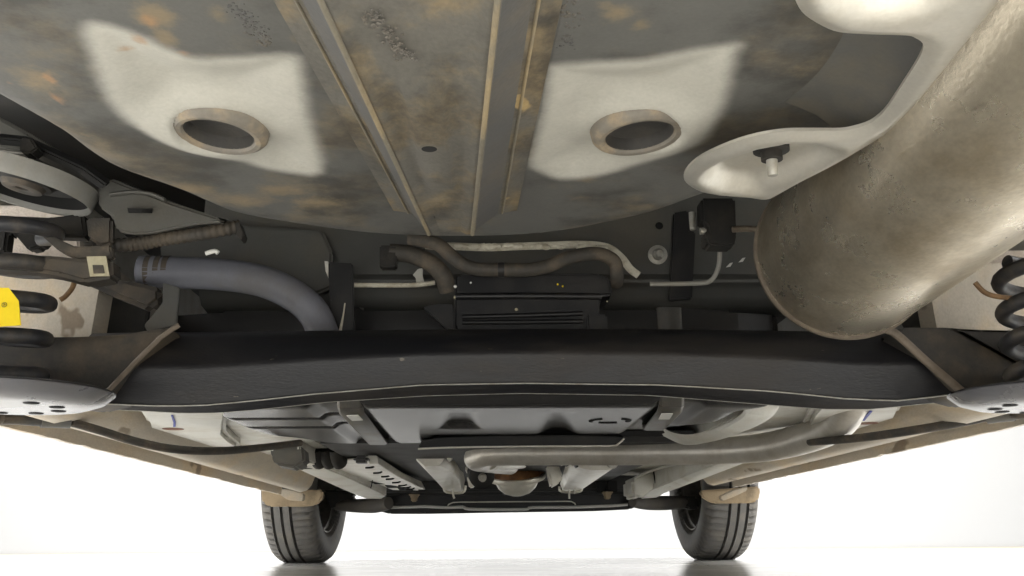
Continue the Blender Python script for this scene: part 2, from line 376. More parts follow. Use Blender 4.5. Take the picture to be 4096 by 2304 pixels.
def ring_plug(c, tilt):
    ax = V(tilt, -.05, -1).normalized(); o = c+V(0, 0, -.001)
    lathe('plug_ring', [(.038, -.012), (.0365, .0005), (.0345, .0032), (.0315, .0050), (.028, .0045), (.0262, .002)], o, ax, M_ring, well, 40)
    lathe('drain_plug', [(.0263, .0025), (.0255, -.003), (.025, -.007), (.021, -.0085), (.012, -.0095), (.0, -.0095)], o, ax, M_plug, well, 32)
ring_plug(cL, -.10); ring_plug(cR, .10)
# reinforcement channel: a tapered hat section along the well
def chan(y, z):
    """left flange, left wall top, ridge left, ridge right, wall, flange at photo row y"""
    L0 = 1100+.568*y; L1 = 1282+.463*y; R1 = 1990-.1075*y; R0 = 2182-.185*y
    return L0, L1, R1, R0
rows = []
dz = .025
for y in np.linspace(-260, 936, 38):
    L0, L1, R1, R0 = chan(y, 0)
    fade = 1.0
    Pl, Pr = onz(L0, y, Z0-.002), onz(R0, y, Z0-.002)
    rl, rr_ = onz(L1, y, Z0-dz), onz(R1, y, Z0-dz)
    yy = rl.y
    # keep the section in one crosswise plane
    k1 = (yy-H*0)/Pl.y; Pl = V(Pl.x*k1, yy, Pl.z); Pr = V(Pr.x*k1, yy, Pr.z)
    sd = float(sdf(eo, np.array([[(rl.x+rr_.x)/2]]), np.array([[yy]]))[0, 0])-.012
    qq = min(max(sd+Rf, 0), Rf*.985); lift = Rf-math.sqrt(max(Rf**2-qq**2, 0))
    zb = lift-.003; zt = Z0-dz*fade+lift
    wdt = rr_.x-rl.x; cxm = (rl.x+rr_.x)/2
    g1, g2 = cxm-.17*wdt, cxm+.13*wdt; inner = .004 if 330 < y < 770 else .0
    prof = [(Pl.x-.014, Z0+zb+.001), (Pl.x, Z0+zb-.001), (Pl.x+.004, Z0+zb-.002), (rl.x-.003, zt+.004), (rl.x, zt), (rl.x+.005, zt-.0005), (rl.x+.011, zt+.002), (g1-.004, zt+.002), (g1, zt+.002-inner), (g2, zt+.002-inner), (g2+.004, zt+.002),
            (rr_.x-.011, zt+.002), (rr_.x-.005, zt-.0005), (rr_.x, zt), (rr_.x+.003, zt+.004), (Pr.x-.004, Z0+zb-.002), (Pr.x, Z0+zb-.001), (Pr.x+.014, Z0+zb+.001)]
    rows.append([V(x, yy, z) for x, z in prof])
cv = [p for r in rows for p in r]; n = len(rows[0]); cf = [[i*n+k, i*n+k+1, (i+1)*n+k+1, (i+1)*n+k] for i in range(len(rows)-1) for k in range(n-1)]
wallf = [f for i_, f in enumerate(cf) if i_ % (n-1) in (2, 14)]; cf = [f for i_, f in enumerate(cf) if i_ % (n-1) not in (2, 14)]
rib = put('reinforcement_channel', cv, cf, M_rib, well, smooth=50)
put('channel_wall', cv, wallf, M_chwall, well, smooth=50)  # side walls in a darker grey than the channel face
for k_, w_ in ((4, .0019), (13, .0019), (1, .0012), (16, .0012)):
    tube('channel_ridge', [r[k_]+V(0, 0, -.0003) for r in rows], w_, M_ridge, rib, seg=8, n=1)  # paler tan strips along the ridges and flange lines
hc = onz(1717, 594, Z0-dz-.0015)
lathe('drain_hole', [(.0062, 0), (.0056, -.0006), (0, -.0006)], hc, (0, 0, 1), M_hole, well, 24)
# lumps of seam sealer along the channel flanges
lump = Mesh()
for (x0, y0, x1, y1, k) in ((940, 30, 1080, 190, 110), (1470, 50, 1640, 240, 110), (1990, 30, 1985, 240, 60), (2285, 0, 2265, 200, 50)):
    for i in range(k):
        t = random.random(); p = onz(x0+(x1-x0)*t+random.gauss(0, 22), y0+(y1-y0)*t+random.gauss(0, 12), Z0-(dz if 1300 < x0 < 1980 else .0))
        r = random.uniform(.0006, .0018); bm = bmesh.new(); bmesh.ops.create_icosphere(bm, subdivisions=1, radius=r)
        for v_ in bm.verts: v_.co = v_.co*random.uniform(.7, 1.2); v_.co.z *= .5; v_.co += p+V(0, 0, .0)
        lump.add([v_.co.copy() for v_ in bm.verts], [[q_.index for q_ in f_.verts] for f_ in bm.faces]); bm.free()
put('seam_sealer', lump.v, lump.f, M_chwall, well, kind='stuff')

# ================================================================== heat shield between well and muffler
ZS = H+.266
sh = [(2736, 729), (2755, 690), (2810, 646), (2921, 596), (3031, 563), (3142, 546), (3252, 544), (3362, 544), (3418, 535), (3484, 513), (3539, 469), (3583, 408), (3627, 342), (3666, 282), (3692, 232),
      (3694, 200), (3666, 179), (3627, 168), (3473, 163), (3362, 155), (3296, 132), (3224, 88), (3191, 44), (3180, 0), (3175, -120), (3200, -420), (3700, -700), (4200, -420), (4140, -90), (4074, 0), (4047, 33), (3997, 110), (3914, 221), (3804, 331), (3694, 436), (3583, 535), (3528, 569),
      (3418, 635), (3307, 696), (3197, 751), (3097, 806), (3060, 816), (2973, 806), (2867, 798), (2805, 785), (2755, 758)]
SHP = spline(px2(sh, ZS), 3, True)
ov1 = px2([(2775, 722), (2800, 690), (2880, 645), (3020, 598), (3160, 572), (3270, 575), (3370, 598), (3400, 625), (3330, 668), (3150, 745), (3060, 785), (2980, 795), (2880, 785), (2800, 760)], ZS)
ov2 = px2([(3230, -60), (3235, 20), (3290, 75), (3400, 110), (3560, 112), (3720, 85), (3900, 10), (4000, -100), (3900, -330), (3500, -420), (3290, -300)], ZS)
def shdisp(X, Y):
    d = sdf(SHP, X, Y); a_ = sdf(ov1, X, Y); b_ = sdf(ov2, X, Y)
    return .016*smooth01(-a_/.022)+.026*smooth01(-b_/.035)-.0+.004*smooth01((d+.010)/.010)
shield = panel('heat_shield', SHP, .0045, M_shield, car, disp=shdisp, thick=.0022, smooth=60, label='pale aluminium heat shield beside the muffler')
su = onz(3085, 600, ZS+.012)
lathe('stud_washer', [(0, -.003), (.0135, -.003), (.0135, .001), (.008, .002), (.008, .008), (0, .008)], su, (0, 0, -1), M_rubber, shield, 20)
lathe('stud', [(0, .004), (.0042, .004), (.0042, .016), (.0036, .020), (0, .020)], su, (.0, .05, -1), M_zinc, shield, 16)

# rounded side of the well, turning down to the shield
wp = spline(px2([(4180, -500), (3960, -100), (3880, 90), (3790, 240), (3725, 335), (3640, 430), (3545, 512), (3455, 572), (3395, 606)], ZS+.003), 5)
rg = []
for i, p in enumerate(wp):
    t = (wp[min(i+1, len(wp)-1)]-wp[max(i-1, 0)]); nrm = V(-t.y, t.x, 0).normalized()
    if nrm.x > 0: nrm = -nrm
    sec = [(.062, Z0+.0015), (.040, Z0-.0022), (.026, Z0-.006), (.014, Z0-.013), (.006, Z0-.022), (.0, ZS+.004), (-.003, ZS+.004), (.002, Z0-.018), (.020, Z0-.002), (.062, Z0+.006)]
    rg.append([V(p.x+nrm.x*o_, p.y+nrm.y*o_, z_) for o_, z_ in sec])
loft('well_side', rg, M_side, well, smooth=80)
# ================================================================== muffler
C1, C2 = at(3372, 1012, 1.08), at(4161, 174, .589)
axm = (C1-C2).normalized(); C0 = C2-axm*.25
RM = .0982
Lm = (C1-C0).length
prof = [(RM*.2, Lm+.012), (RM*.80, Lm+.012), (RM*.93, Lm+.006), (RM*.985, Lm-.006), (RM, Lm-.016), (RM, Lm-.10), (RM, Lm*.5), (RM, .06), (RM, .015), (RM*.95, 0), (RM*.2, 0)]
muf = lathe('muffler', prof, C0, axm, M_muff, car, 96, smooth=60)
lathe('end_seam', [(RM-.004, Lm+.003), (RM+.0005, Lm+.004), (RM+.002, Lm+.001), (RM+.002, Lm-.004), (RM+.0002, Lm-.006), (RM-.004, Lm-.007)], C0, axm, M_seam, muf, 96)
# hangers
rods = tube('hanger_rod', [at(2930, 918, 1.12), at(3000, 915, 1.12), at(3042, 925, 1.11), at(3058, 965, 1.11), at(3075, 1040, 1.10)], .0038, M_seam, muf)
hang = prism_px('rubber_hanger', [(2805, 790), (2875, 790), (2942, 790), (2946, 898), (2948, 937), (2938, 983), (2832, 981), (2816, 945), (2832, 930), (2828, 902), (2808, 886)], 1.13, (0, .03, 0), M_rubber, car, bevel=.003)
tube('hanger_pin', [at(2800, 925, 1.14), at(2840, 923, 1.14)], .0045, M_zinc, hang, n=1)
tube('hanger_pin', [at(2767, 850, 1.15), at(2770, 905, 1.15), at(2772, 918, 1.15)], .0038, M_zinc, hang, n=1)
tube('bracket_rod', [at(2879, 960, 1.16), at(2878, 1040, 1.16), at(2868, 1085, 1.165), at(2845, 1120, 1.17), at(2800, 1133, 1.18), at(2600, 1136, 1.19)], .0029, M_primer, car)

# ================================================================== rear crossmember and neighbours (they stand ahead of the axle beam)
ATK = 1.13
YC = 1.22
def zpx(x, y, Y): return at(x, y, Y).z
zt = zpx(2000, 900, YC); zl = zpx(2000, 1130, YC); zb = zpx(2000, 1210, YC)
xa, xb = at(800, 1100, YC).x, at(3300, 1100, YC).x
prof = [(0, zt+.05), (0, zl+.012), (-.010, zl+.006), (-.016, zl), (-.015, zl-.004), (-.006, zl-.006), (.0, zl-.010), (.004, zb+.010), (.016, zb), (.05, zb-.004), (.09, zb), (.10, zt+.05)]
cross = loft('rear_crossmember', [[V(x, YC*ATK+p[0], p[1]) for p in prof] for x in np.linspace(xa, xb, 24)], M_body, car, smooth=40)
lathe('bolt', [(0, .012), (.0045, .012), (.0075, .009), (.0085, 0), (.014, -.001), (.014, -.006)], at(2632, 1018, YC-.004), (0, -1, -.1), M_zinc, cross, 20)
lathe('bolt_hole', [(.0055, 0), (.005, -.0005), (0, -.0005)], at(2637, 903, YC-.001), (0, -1, 0), M_hole, cross, 20)
for (x, y) in ((2918, 1060), (2968, 1040)):
    prism_px('paint_chip', [(x-14, y+9), (x+2, y-8), (x+14, y-10), (x+4, y+6)], YC-.0016, (0, .0012, 0), M_white, cross, bevel=0)
# black hanger straps
prism_px('hanger_strap', [(2694, 850), (2752, 840), (2760, 922), (2783, 926), (2769, 1193), (2675, 1201), (2683, 1075)], 1.165, (0, .012, 0), M_black, car, bevel=.002)
st = prism_px('hanger_strap', [(1313, 1046), (1410, 1052), (1414, 1200), (1418, 1340), (1320, 1340), (1318, 1200)], 1.16, (0, .012, 0), M_black, car, bevel=.002)
prism_px('paint_drip', [(1377, 1212), (1382, 1212), (1366, 1330), (1352, 1330), (1370, 1262)], 1.158, (0, .002, 0), M_seal, st, bevel=0)
prism_px('strap_edge', [(1298, 1044), (1313, 1046), (1313, 1110), (1302, 1085)], 1.159, (0, .010, 0), M_bodyL, st, bevel=0)
# pinch weld with sealant above the hose
tube('pinch_weld', [at(1700, 985, 1.14), at(1810, 985, 1.14), at(1950, 990, 1.14), at(2080, 985, 1.14), at(2200, 982, 1.14), at(2330, 978, 1.14), at(2430, 990, 1.14), at(2485, 1030, 1.14), at(2520, 1075, 1.14), at(2555, 1102, 1.14)],
     .0030, M_seal, car, seg=10, flat=1.6)
sb = Mesh(); rs_ = random.Random(5)
for i in range(46):
    x = rs_.uniform(1790, 2420); y = 984+rs_.uniform(-5, 9); r = rs_.uniform(.0016, .0042); p = at(x, y, 1.136)
    bm = bmesh.new(); bmesh.ops.create_icosphere(bm, subdivisions=2, radius=r)
    for v_ in bm.verts: v_.co = V(v_.co.x*2.2, v_.co.y*.6, v_.co.z)*rs_.uniform(.85, 1.1)+p
    sb.add([v_.co.copy() for v_ in bm.verts], [[q_.index for q_ in f_.verts] for f_ in bm.faces]); bm.free()
put('sealant_lumps', sb.v, sb.f, M_seal, car, kind='stuff', smooth=180)
# vapour hose with clip
hz_ = tube('vapour_hose', [at(1640, 955, 1.12), at(1745, 975, 1.11), at(1802, 1021, 1.11), at(1857, 1059, 1.11), at(1912, 1076, 1.11), at(1995, 1079, 1.11), at(2106, 1079, 1.11), at(2188, 1065, 1.11), at(2271, 1032, 1.11), at(2354, 1016, 1.11), at(2415, 1020, 1.11),
     at(2459, 1050, 1.115), at(2468, 1100, 1.12), at(2466, 1130, 1.14)], .0080, M_hose, car, seg=16)
lathe('hose_clip', [(.0084, -.0045), (.0098, -.004), (.0098, .004), (.0084, .0045)], at(2004, 1079, 1.11), (1, 0, 0), M_black, hz_, 24)
tube('vapour_hose', [at(1560, 1010, 1.13), at(1640, 1018, 1.13), at(1720, 1050, 1.13), at(1770, 1100, 1.13), at(1790, 1160, 1.14)], .0105, M_hose, car, seg=16)
prism_px('hose_bracket', [(1518, 980), (1590, 980), (1584, 1068), (1518, 1068)], 1.12, (0, .02, 0), M_rubber, car, bevel=.002)
prism_px('weld_tab', [(1672, 1075), (1692, 1072), (1690, 1100), (1700, 1138), (1665, 1140), (1662, 1108), (1650, 1100)], 1.195, (0, .004, 0), M_bodyL, car, bevel=.0008)
tube('body_flange', [at(1412, 1140, 1.18), at(1540, 1141, 1.18), at(1660, 1140, 1.18), at(1740, 1130, 1.18)], .003, M_seal, car, n=4)
# charcoal canister
yc = 1.13
can = prism_px('charcoal_canister', [(1818, 1110), (1835, 1098), (2380, 1090), (2440, 1110), (2452, 1180), (2400, 1186), (2398, 1270), (2345, 1335), (1830, 1340), (1815, 1300)], yc, (0, .09, -.0), M_black, car, bevel=.006, segs=3)
tube('canister_rib', [at(1822, 1186, yc), at(2080, 1184, yc), at(2396, 1186, yc)], .0042, M_black, can, n=2)
tube('canister_rib', [at(1850, 1268, yc), at(2100, 1262, yc), at(2330, 1254, yc)], .0030, M_black, can, n=2)
tube('canister_rib', [at(1850, 1290, yc), at(2100, 1288, yc), at(2330, 1286, yc)], .0030, M_black, can, n=2)
prism_px('canister_bracket', [(1690, 1228), (1735, 1216), (1812, 1213), (1822, 1330), (1780, 1310)], yc-.004, (0, .012, 0), M_black, can, bevel=.002)
prism_px('canister_bracket', [(2345, 1255), (2430, 1255), (2432, 1335), (2350, 1335)], yc-.006, (0, .02, 0), M_black, can, bevel=.003)
for (x, y, mm, r) in ((1821, 1146, M_white, 8), (1883, 1131, M_white, 5), (1822, 1190, M_label, 9), (2231, 1137, M_yellow, 5), (2251, 1145, M_yellow, 5), (2065, 1238, M_label, 8), (2428, 1205, M_label, 4)):
    lathe('glint_paint_dot', [(r/4000*yc, 0), (r/4000*yc*.7, .0012), (0, .0014)], at(x, y, yc-.001), (0, -1, -.1), mm, can, 10)  # pale discs put in for specular glints, plus two yellow paint marks
# grey panel and filler pipe on the left
prism_px('floor_side_panel', [(640, 880), (1290, 920), (1330, 1010), (1330, 1150), (1260, 1180), (1100, 1120), (640, 1080)], 1.20, (0, .02, 0), M_body, car, bevel=.004)
fil = tube('filler_pipe', [at(560, 1085, 1.13), at(690, 1090, 1.13), at(880, 1098, 1.13), at(1050, 1125, 1.13), at(1180, 1185, 1.135), at(1260, 1260, 1.14), at(1300, 1360, 1.16)], .0185, M_filler, car, seg=24)
for x in (600, 640, 672):
    lathe('hose_collar', [(.018, -.004), (.021, -.0035), (.021, .0035), (.018, .004)], at(x, 1086, 1.13), (1, .0, 0), M_arm, fil, 28)
ATK = 1.0
# ribbed harness conduit
cp = spline([at(380, 985, 1.08), at(520, 978, 1.08), at(650, 958, 1.08), at(800, 935, 1.08), at(960, 905, 1.09)], 26)
crs = [.0072+(.0009 if (i//2) % 2 else 0) for i in range(len(cp))]
put('ribbed_conduit', *tube_vf(cp, .008, 14, True, 1, crs), M_arm, car, smooth=30)
prism_px('conduit_clip', [(940, 890), (958, 888), (975, 940), (962, 958), (945, 940)], 1.07, (0, .02, 0), M_rubber, car, bevel=.001)
tube('wire_clip', [at(822, 1014, 1.10), at(858, 1004, 1.10), at(872, 1012, 1.10)], .0026, M_white, car, n=3)
ATK = 1.0
# rear rail with its hole
rl_ = prism_px('rear_rail', [(385, 735), (440, 712), (560, 762), (700, 815), (880, 872), (890, 890), (780, 898), (690, 915), (600, 935), (520, 938), (465, 925), (448, 868), (395, 830)], 1.06, (.0, .05, .012), M_railp, car, bevel=.006, segs=3)
lathe('rail_hole', [(.0135, .004), (.0125, -.001), (.0118, -.0005), (0, -.0005)], at(562, 848, 1.0595), (0.02, -.34, 1), M_hole, rl_, 24)
tube('rail_crease', [at(440, 780, 1.058), at(520, 770, 1.058), at(600, 775, 1.058), at(660, 800, 1.058)], .004, M_railp, rl_, flat=.6)
# upper spring seat
def spring_side(px, s, Y=1.05):
    cup = at(px+88, 750, Y); up_ = V(.20*s, 0, 1)
    seat = lathe('spring_seat', [(.078, .014), (.0770, .008), (.0755, -.003), (.0735, -.006), (.0715, -.005), (.0705, .0), (.0700, .004)], cup, up_, M_primer, car, 56)
    lathe('seat_shade', [(.0702, .001), (.067, .014), (.0, .018)], cup, up_, M_hole, seat, 56)  # near-black lining stands in for the shade inside the cup
    lathe('bump_stop', [(.060, .013), (.055, .010), (.046, .016), (.036, .012), (.030, .004), (.016, .002), (.010, .004), (0, .006)], cup, up_, M_rubber, seat, 40)
    lathe('seat_boss', [(.026, .008), (.021, .0), (.012, -.001), (.007, .001), (.006, .006), (0, .008)], cup+V(0, 0, -.002), up_, M_hose, seat, 32)
    return cup
cupL = spring_side(0, 1); spring_side(4100, -1)
# coil springs
def coil(cx, Y, y0, y1, turns, r, ph):
    a0, a1 = at(cx, y0, Y), at(cx, y1, Y); pts = []
    for i in range(int(turns*28)+1):
        t = i/(turns*28); a_ = ph-2*math.pi*turns*t; pts.append(V(a0.x+r*math.cos(a_), Y+r*math.sin(a_), a0.z+(a1.z-a0.z)*t))
    return tube('coil_spring', pts, .0085, M_spring, car, seg=12, n=1)
coil(5, 1.05, 900, 1560, 4.6, .056, 1.2)
coil(4205, 1.05, 1000, 1560, 4.4, .056, 2.0)
def pan_seat(cx, s, ex):
    c = at(cx, 1602, 1.05)
    prof = [(ex, .010), (ex-.002, .011), (ex-.012, .003), (ex-.026, -.003), (ex-.05, -.004), (0, -.004), (0, -.007), (ex-.05, -.007), (ex-.026, -.006), (ex-.010, -.0005), (ex, .0085)]
    o = lathe('spring_pan', prof, c, (0, 0, 1), M_seatpaint, car, 64, smooth=60)
    for i in range(9):
        a_ = i*.7; q = c+V(math.cos(a_)*ex*.5, math.sin(a_)*ex*.5, -.0074)
        lathe('drain_slot', [(.008, 0), (.007, -.0004), (0, -.0004)], q, (0, 0, 1), M_hole, o, 16)
    return o
pan_seat(25, -1, .106); pan_seat(4165, 1, .092)
# ================================================================== twist beam axle
def beam_ring(x, Y0, ztop, zlow, zlow2, depth):
    """inverted channel, open below: outer skin then inner skin"""
    w = depth; t = .005
    zm = zlow+(ztop-zlow)*.42
    return [V(x, Y0+.0, zlow), V(x, Y0+.001, zlow+.003), V(x, Y0-.016, zm), V(x, Y0-.014, zm+.008), V(x, Y0+.010, ztop-.012), V(x, Y0+.030, ztop), V(x, Y0+w*.6, ztop), V(x, Y0+w-.010, ztop-.02), V(x, Y0+w, zlow2+.01), V(x, Y0+w+.006, zlow2),
            V(x, Y0+w+.001, zlow2-.0005), V(x, Y0+w-.006, zlow2+.015), V(x, Y0+w-.018, ztop-.03), V(x, Y0+w*.55, ztop-.008), V(x, Y0+.036, ztop-.008), V(x, Y0+.018, ztop-.02), V(x, Y0-.009, zm), V(x, Y0+.006, zlow+.002)]
YB = 1.15
keysx = [300, 450, 640, 800, 1000, 1250, 1700, 2100, 2650, 3100, 3400, 3600, 3830, 3960]
keyst = [1334, 1331, 1329, 1328, 1326, 1323, 1318, 1316, 1316, 1322, 1326, 1328, 1330, 1330]
keysl = [1606, 1614, 1621, 1620, 1602, 1574, 1536, 1530, 1537, 1563, 1594, 1600, 1572, 1560]
keysm = [1634, 1640, 1650, 1648, 1632, 1606, 1579, 1570, 1578, 1612, 1634, 1634, 1612, 1600]
rings = []
for x in np.linspace(300, 3960, 70):
    yt, yl, ym = np.interp(x, keysx, keyst), np.interp(x, keysx, keysl), np.interp(x, keysx, keysm)
    X = at(x, yl, YB).x
    dpt = .085
    rings.append(beam_ring(X, YB, zpx(x, yt, YB+.03), zpx(x, yl, YB-.006), zpx((x-1945)*(YB/(YB+dpt))+1945, ym, YB+dpt), dpt))
axle = loft('twist_beam', rings, M_beam, car, caps=True, smooth=75)
# thin bright strips laid along both lower edges
tube('beam_lip', [r[0]+V(0, -.001, -.0002) for r in rings[::2]], .0008, M_zinc, axle, seg=6, n=1)
tube('beam_lip', [r[9]+V(0, .0, -.0002) for r in rings[::2]], .0005, M_zinc, axle, seg=6, n=1)
# trailing arms
prism_px('trailing_arm', [(-150, 1345), (230, 1346), (330, 1345), (500, 1335), (590, 1318), (690, 1312), (640, 1356), (520, 1480), (425, 1580), (300, 1610), (-150, 1560)], 1.125, (0, .10, .0), M_arm, axle, bevel=.004)
prism_px('trailing_arm', [(3560, 1332), (3610, 1308), (3800, 1308), (3930, 1322), (4240, 1330), (4240, 1560), (3960, 1590), (3850, 1560), (3740, 1480)], 1.125, (0, .10, .0), M_arm, axle, bevel=.004)
prism_px('trailing_arm', [(3810, 1312), (3930, 1318), (4260, 1324), (4260, 1500), (4096, 1470)], 1.118, (0, .006, 0), M_arm, axle, bevel=.004)
tube('arm_flange', [at(716, 1300, 1.12), at(690, 1316, 1.12), at(640, 1352, 1.12), at(540, 1450, 1.12), at(440, 1556, 1.12), at(400, 1590, 1.12)], .0030, M_armedge, axle, seg=10, n=1, flat=1.0)
tube('arm_flange', [at(3545, 1318, 1.12), at(3590, 1340, 1.12), at(3700, 1440, 1.12), at(3800, 1525, 1.12), at(3870, 1580, 1.115), at(3960, 1610, 1.11)], .0042, M_armedge, axle, seg=10, flat=1.2)
prism_px('arm_gusset', [(650, 1130), (718, 1150), (704, 1300), (590, 1330), (576, 1300), (650, 1210)], 1.19, (0, .006, 0), M_body, axle, bevel=.001)
prism_px('arm_gusset', [(3540, 1290), (3600, 1280), (3625, 1330), (3560, 1345)], 1.19, (0, .006, 0), M_body, axle, bevel=.001)
# ================================================================== left and right wheelhouse
def wheelhouse(px, Y, bands, nm):
    o = prism_px('wheelhouse_panel', px, Y, (0, .02, 0), M_liner, car, bevel=.003)
    for (x0, y0, x1, y1, w) in bands:
        tube('sealer_bead', [at(x0, y0, Y-.001), at((x0+x1)/2+w*.2, (y0+y1)/2, Y-.001), at(x1, y1, Y-.001)], w/4000*Y/2, M_brown, o, n=5, seg=8, flat=.35)
    return o
wheelhouse([(-420, 820), (300, 820), (330, 1100), (310, 1360), (-420, 1360)], 1.34, [(150, 1030, 115, 1340, 16), (203, 1030, 198, 1340, 12), (268, 1060, 276, 1340, 9), (300, 1100, 290, 1340, 6)], 'l')
wheelhouse([(3868, 1000), (4560, 1000), (4560, 1360), (3895, 1360), (3885, 1200)], 1.34, [(3882, 1110, 3900, 1330, 10), (3925, 1100, 3970, 1330, 12), (4040, 1100, 4050, 1330, 26)], 'r')
wr = prism_px('closing_panel', [(325, 1130), (470, 1190), (592, 1235), (580, 1340), (322, 1345)], 1.30, (0, .012, 0), M_rubber, car, bevel=.002)
prism_px('closing_panel', [(3520, 1080), (3870, 1080), (3880, 1180), (3895, 1350), (3520, 1350)], 1.30, (0, .012, 0), M_rubber, car, bevel=.002)
# cable bracket with faded label, dark arms over the left spring
arm1 = prism_px('cable_bracket', [(-100, 1012), (210, 1020), (380, 1040), (445, 1030), (450, 1110), (330, 1128), (230, 1100), (90, 1078), (-100, 1066)], 1.03, (0, .03, 0), M_arm, car, bevel=.004)
prism_px('bracket_label', [(346, 1026), (424, 1024), (438, 1104), (360, 1106)], 1.0285, (0, .001, 0), M_label, arm1, bevel=0)
prism_px('label_print', [(370, 1060), (412, 1060), (418, 1092), (374, 1094)], 1.0275, (0, .0008, 0), M_hose, arm1, bevel=0)
prism_px('cable_bracket', [(165, 942), (200, 940), (300, 985), (440, 980), (452, 1030), (310, 1040), (230, 1000)], 1.04, (0, .012, 0), M_hose, car, bevel=.002)
prism_px('cable_bracket', [(340, 866), (448, 870), (446, 975), (400, 985), (350, 950)], 1.06, (0, .012, 0), M_arm, car, bevel=.003)
prism_px('rubber_damper', [(-100, 860), (60, 862), (200, 868), (330, 850), (345, 950), (200, 945), (160, 990), (110, 1000), (60, 940), (32, 925), (20, 1010), (-100, 1010)], 1.11, (0, .02, 0), M_rubber, car, bevel=.003)
tube('brake_wire', [at(300, 1110, 1.06), at(290, 1150, 1.07), at(262, 1185, 1.08), at(240, 1200, 1.08)], .0028, M_brown, car)
tube('brake_wire', [at(3900, 1130, 1.04), at(3940, 1170, 1.04), at(4000, 1188, 1.04), at(4110, 1195, 1.04)], .0028, M_brown, car)
prism_px('harness_clip', [(78, 548), (125, 552), (150, 592), (118, 615), (76, 606)], 1.00, (0, .02, 0), M_rubber, car, bevel=.002)
prism_px('side_panel', [(-100, 430), (0, 470), (110, 530), (330, 660), (500, 770), (480, 815), (380, 770), (300, 710), (100, 610), (-100, 590)], 1.10, (0, .02, .004), M_railp, car, bevel=.003)
prism_px('rail_flange', [(-60, 545), (90, 560), (330, 670), (430, 742), (400, 760), (300, 690), (90, 590), (-60, 575)], 1.02, (0, .012, .01), M_dark, car, bevel=.002)
# lower link end between pan and beam on the left
prism_px('bush_housing', [(330, 1130), (500, 1115), (640, 1150), (640, 1200), (590, 1238), (470, 1190)], 1.24, (0, .03, 0), M_arm, car, bevel=.006)

# ================================================================== fuel tank
ZT = H+.178
tk = [(840, 1655), (960, 1740), (1120, 1775), (1420, 1783), (1600, 1788), (1900, 1790), (2300, 1786), (2480, 1782), (2620, 1768), (2760, 1700), (2960, 1660), (2990, 1600), (2900, 1560), (1000, 1560), (860, 1620)]
yr0 = 1.46
def tz(x, y): return onz(x, y, ZT)
tpts = [V(-.50, 1.50, ZT)]
TL = at(830, 1660, 1.52).x; TRr = at(2985, 1660, 1.52).x
outl = [V(TL+.02, 1.415, ZT), V(TRr-.03, 1.415, ZT), V(TRr, 1.52, ZT), V(TRr, 1.66, ZT), V(TRr-.05, 1.72, ZT), V(TRr-.075, 1.84, ZT), V(TRr-.12, 1.95, ZT), V(TRr-.16, 2.02, ZT), V(TL+.15, 2.03, ZT), V(TL+.05, 1.90, ZT), V(TL, 1.80, ZT), V(TL-.005, 1.54, ZT)]
TO = spline(outl, 5, True)
p1 = px2([(1770, 1650), (1905, 1650), (1930, 1716), (1750, 1716)], ZT); p2 = px2([(2160, 1650), (2300, 1650), (2330, 1800), (2130, 1800)], ZT)
def tdisp(X, Y):
    d = sdf(TO, X, Y); Rr = .035; q_ = np.clip(d+Rr, 0, Rr)
    z = (Rr-np.sqrt(np.maximum(Rr**2-q_**2, 0)))
    z = z+.011*smooth01(-sdf(p1, X, Y)/.022)+.012*smooth01(-sdf(p2, X, Y)/.030)
    z = z+.012*smooth01((Y-1.82)/.05)*smooth01((X-at(1690, 1750, 1.8).x)/.03)*.9
    for yy, xx in ((1.565, -.335), (1.69, -.325)):
        z = z+.011*smooth01((.014-np.abs(Y-yy))/.010)*smooth01((xx+.13-X)/.02)
    xl = at(1420, 1700, 1.65).x; xr = at(2650, 1680, 1.6).x
    z = z+.008*smooth01((.042-np.abs(X-xl))/.012)+.008*smooth01((.040-np.abs(X-xr))/.012)
    return z
tank = panel('fuel_tank', TO, .008, M_tank, car, disp=tdisp, thick=.10, smooth=60)
# rear face of the tank above the lower edge
quadbox('tank_rear_face', (TL+.03, 1.418, ZT+.033), (TRr-.03, 1.50, ZT+.16), M_tank, tank, bevel=.012)
def tstrap(xc, slope, yend):
    pr = [(1.406, ZT+.15), (1.408, ZT+.05), (1.413, ZT+.024), (1.430, ZT+.004), (1.46, ZT-.002), ((1.46+yend)/2, ZT-.002), (yend, ZT-.002), (yend+.03, ZT+.006), (yend+.045, ZT+.04)]
    rings_ = []
    for i, (yy, z) in enumerate(pr):
        X0, X1 = xc-.018+slope*(yy-1.406), xc+.018+slope*(yy-1.406)
        rings_.append([V(X0, yy, z-.003), V(X0+.004, yy-.002, z-.005), V(X1-.004, yy-.002, z-.005), V(X1, yy, z-.003), V(X1, yy+.001, z+.0), V(X0, yy+.001, z+.0)])
    return loft('tank_strap', rings_, M_strap, tank, smooth=30)
tstrap(-.196, -.03, 1.95); tstrap(.262, .07, 1.70)
def sticker(px):
    prism('sticker', px2(px, ZT-.0086), (0, 0, .0012), M_white, tank, bevel=0)
sticker([(1386, 1664), (1432, 1662), (1452, 1682), (1408, 1684)]); sticker([(2646, 1656), (2692, 1656), (2678, 1678), (2634, 1678)])
fl_ = [(1672, 1790), (1690, 1762), (1760, 1752), (2000, 1744), (2300, 1742), (2440, 1746), (2500, 1752), (2478, 1776), (2440, 1784), (2000, 1786), (1800, 1790)]
tfl = prism_px('tank_flange', fl_, 1.90, (0, .05, .012), M_dark, tank, bevel=.002)
tube('flange_lip', [at(x, y, 1.899) for x, y in ((1672, 1796), (1740, 1792), (1900, 1788), (2200, 1785), (2430, 1784), (2470, 1778), (2496, 1754))], .0018, M_bright, tfl, n=2, seg=6)
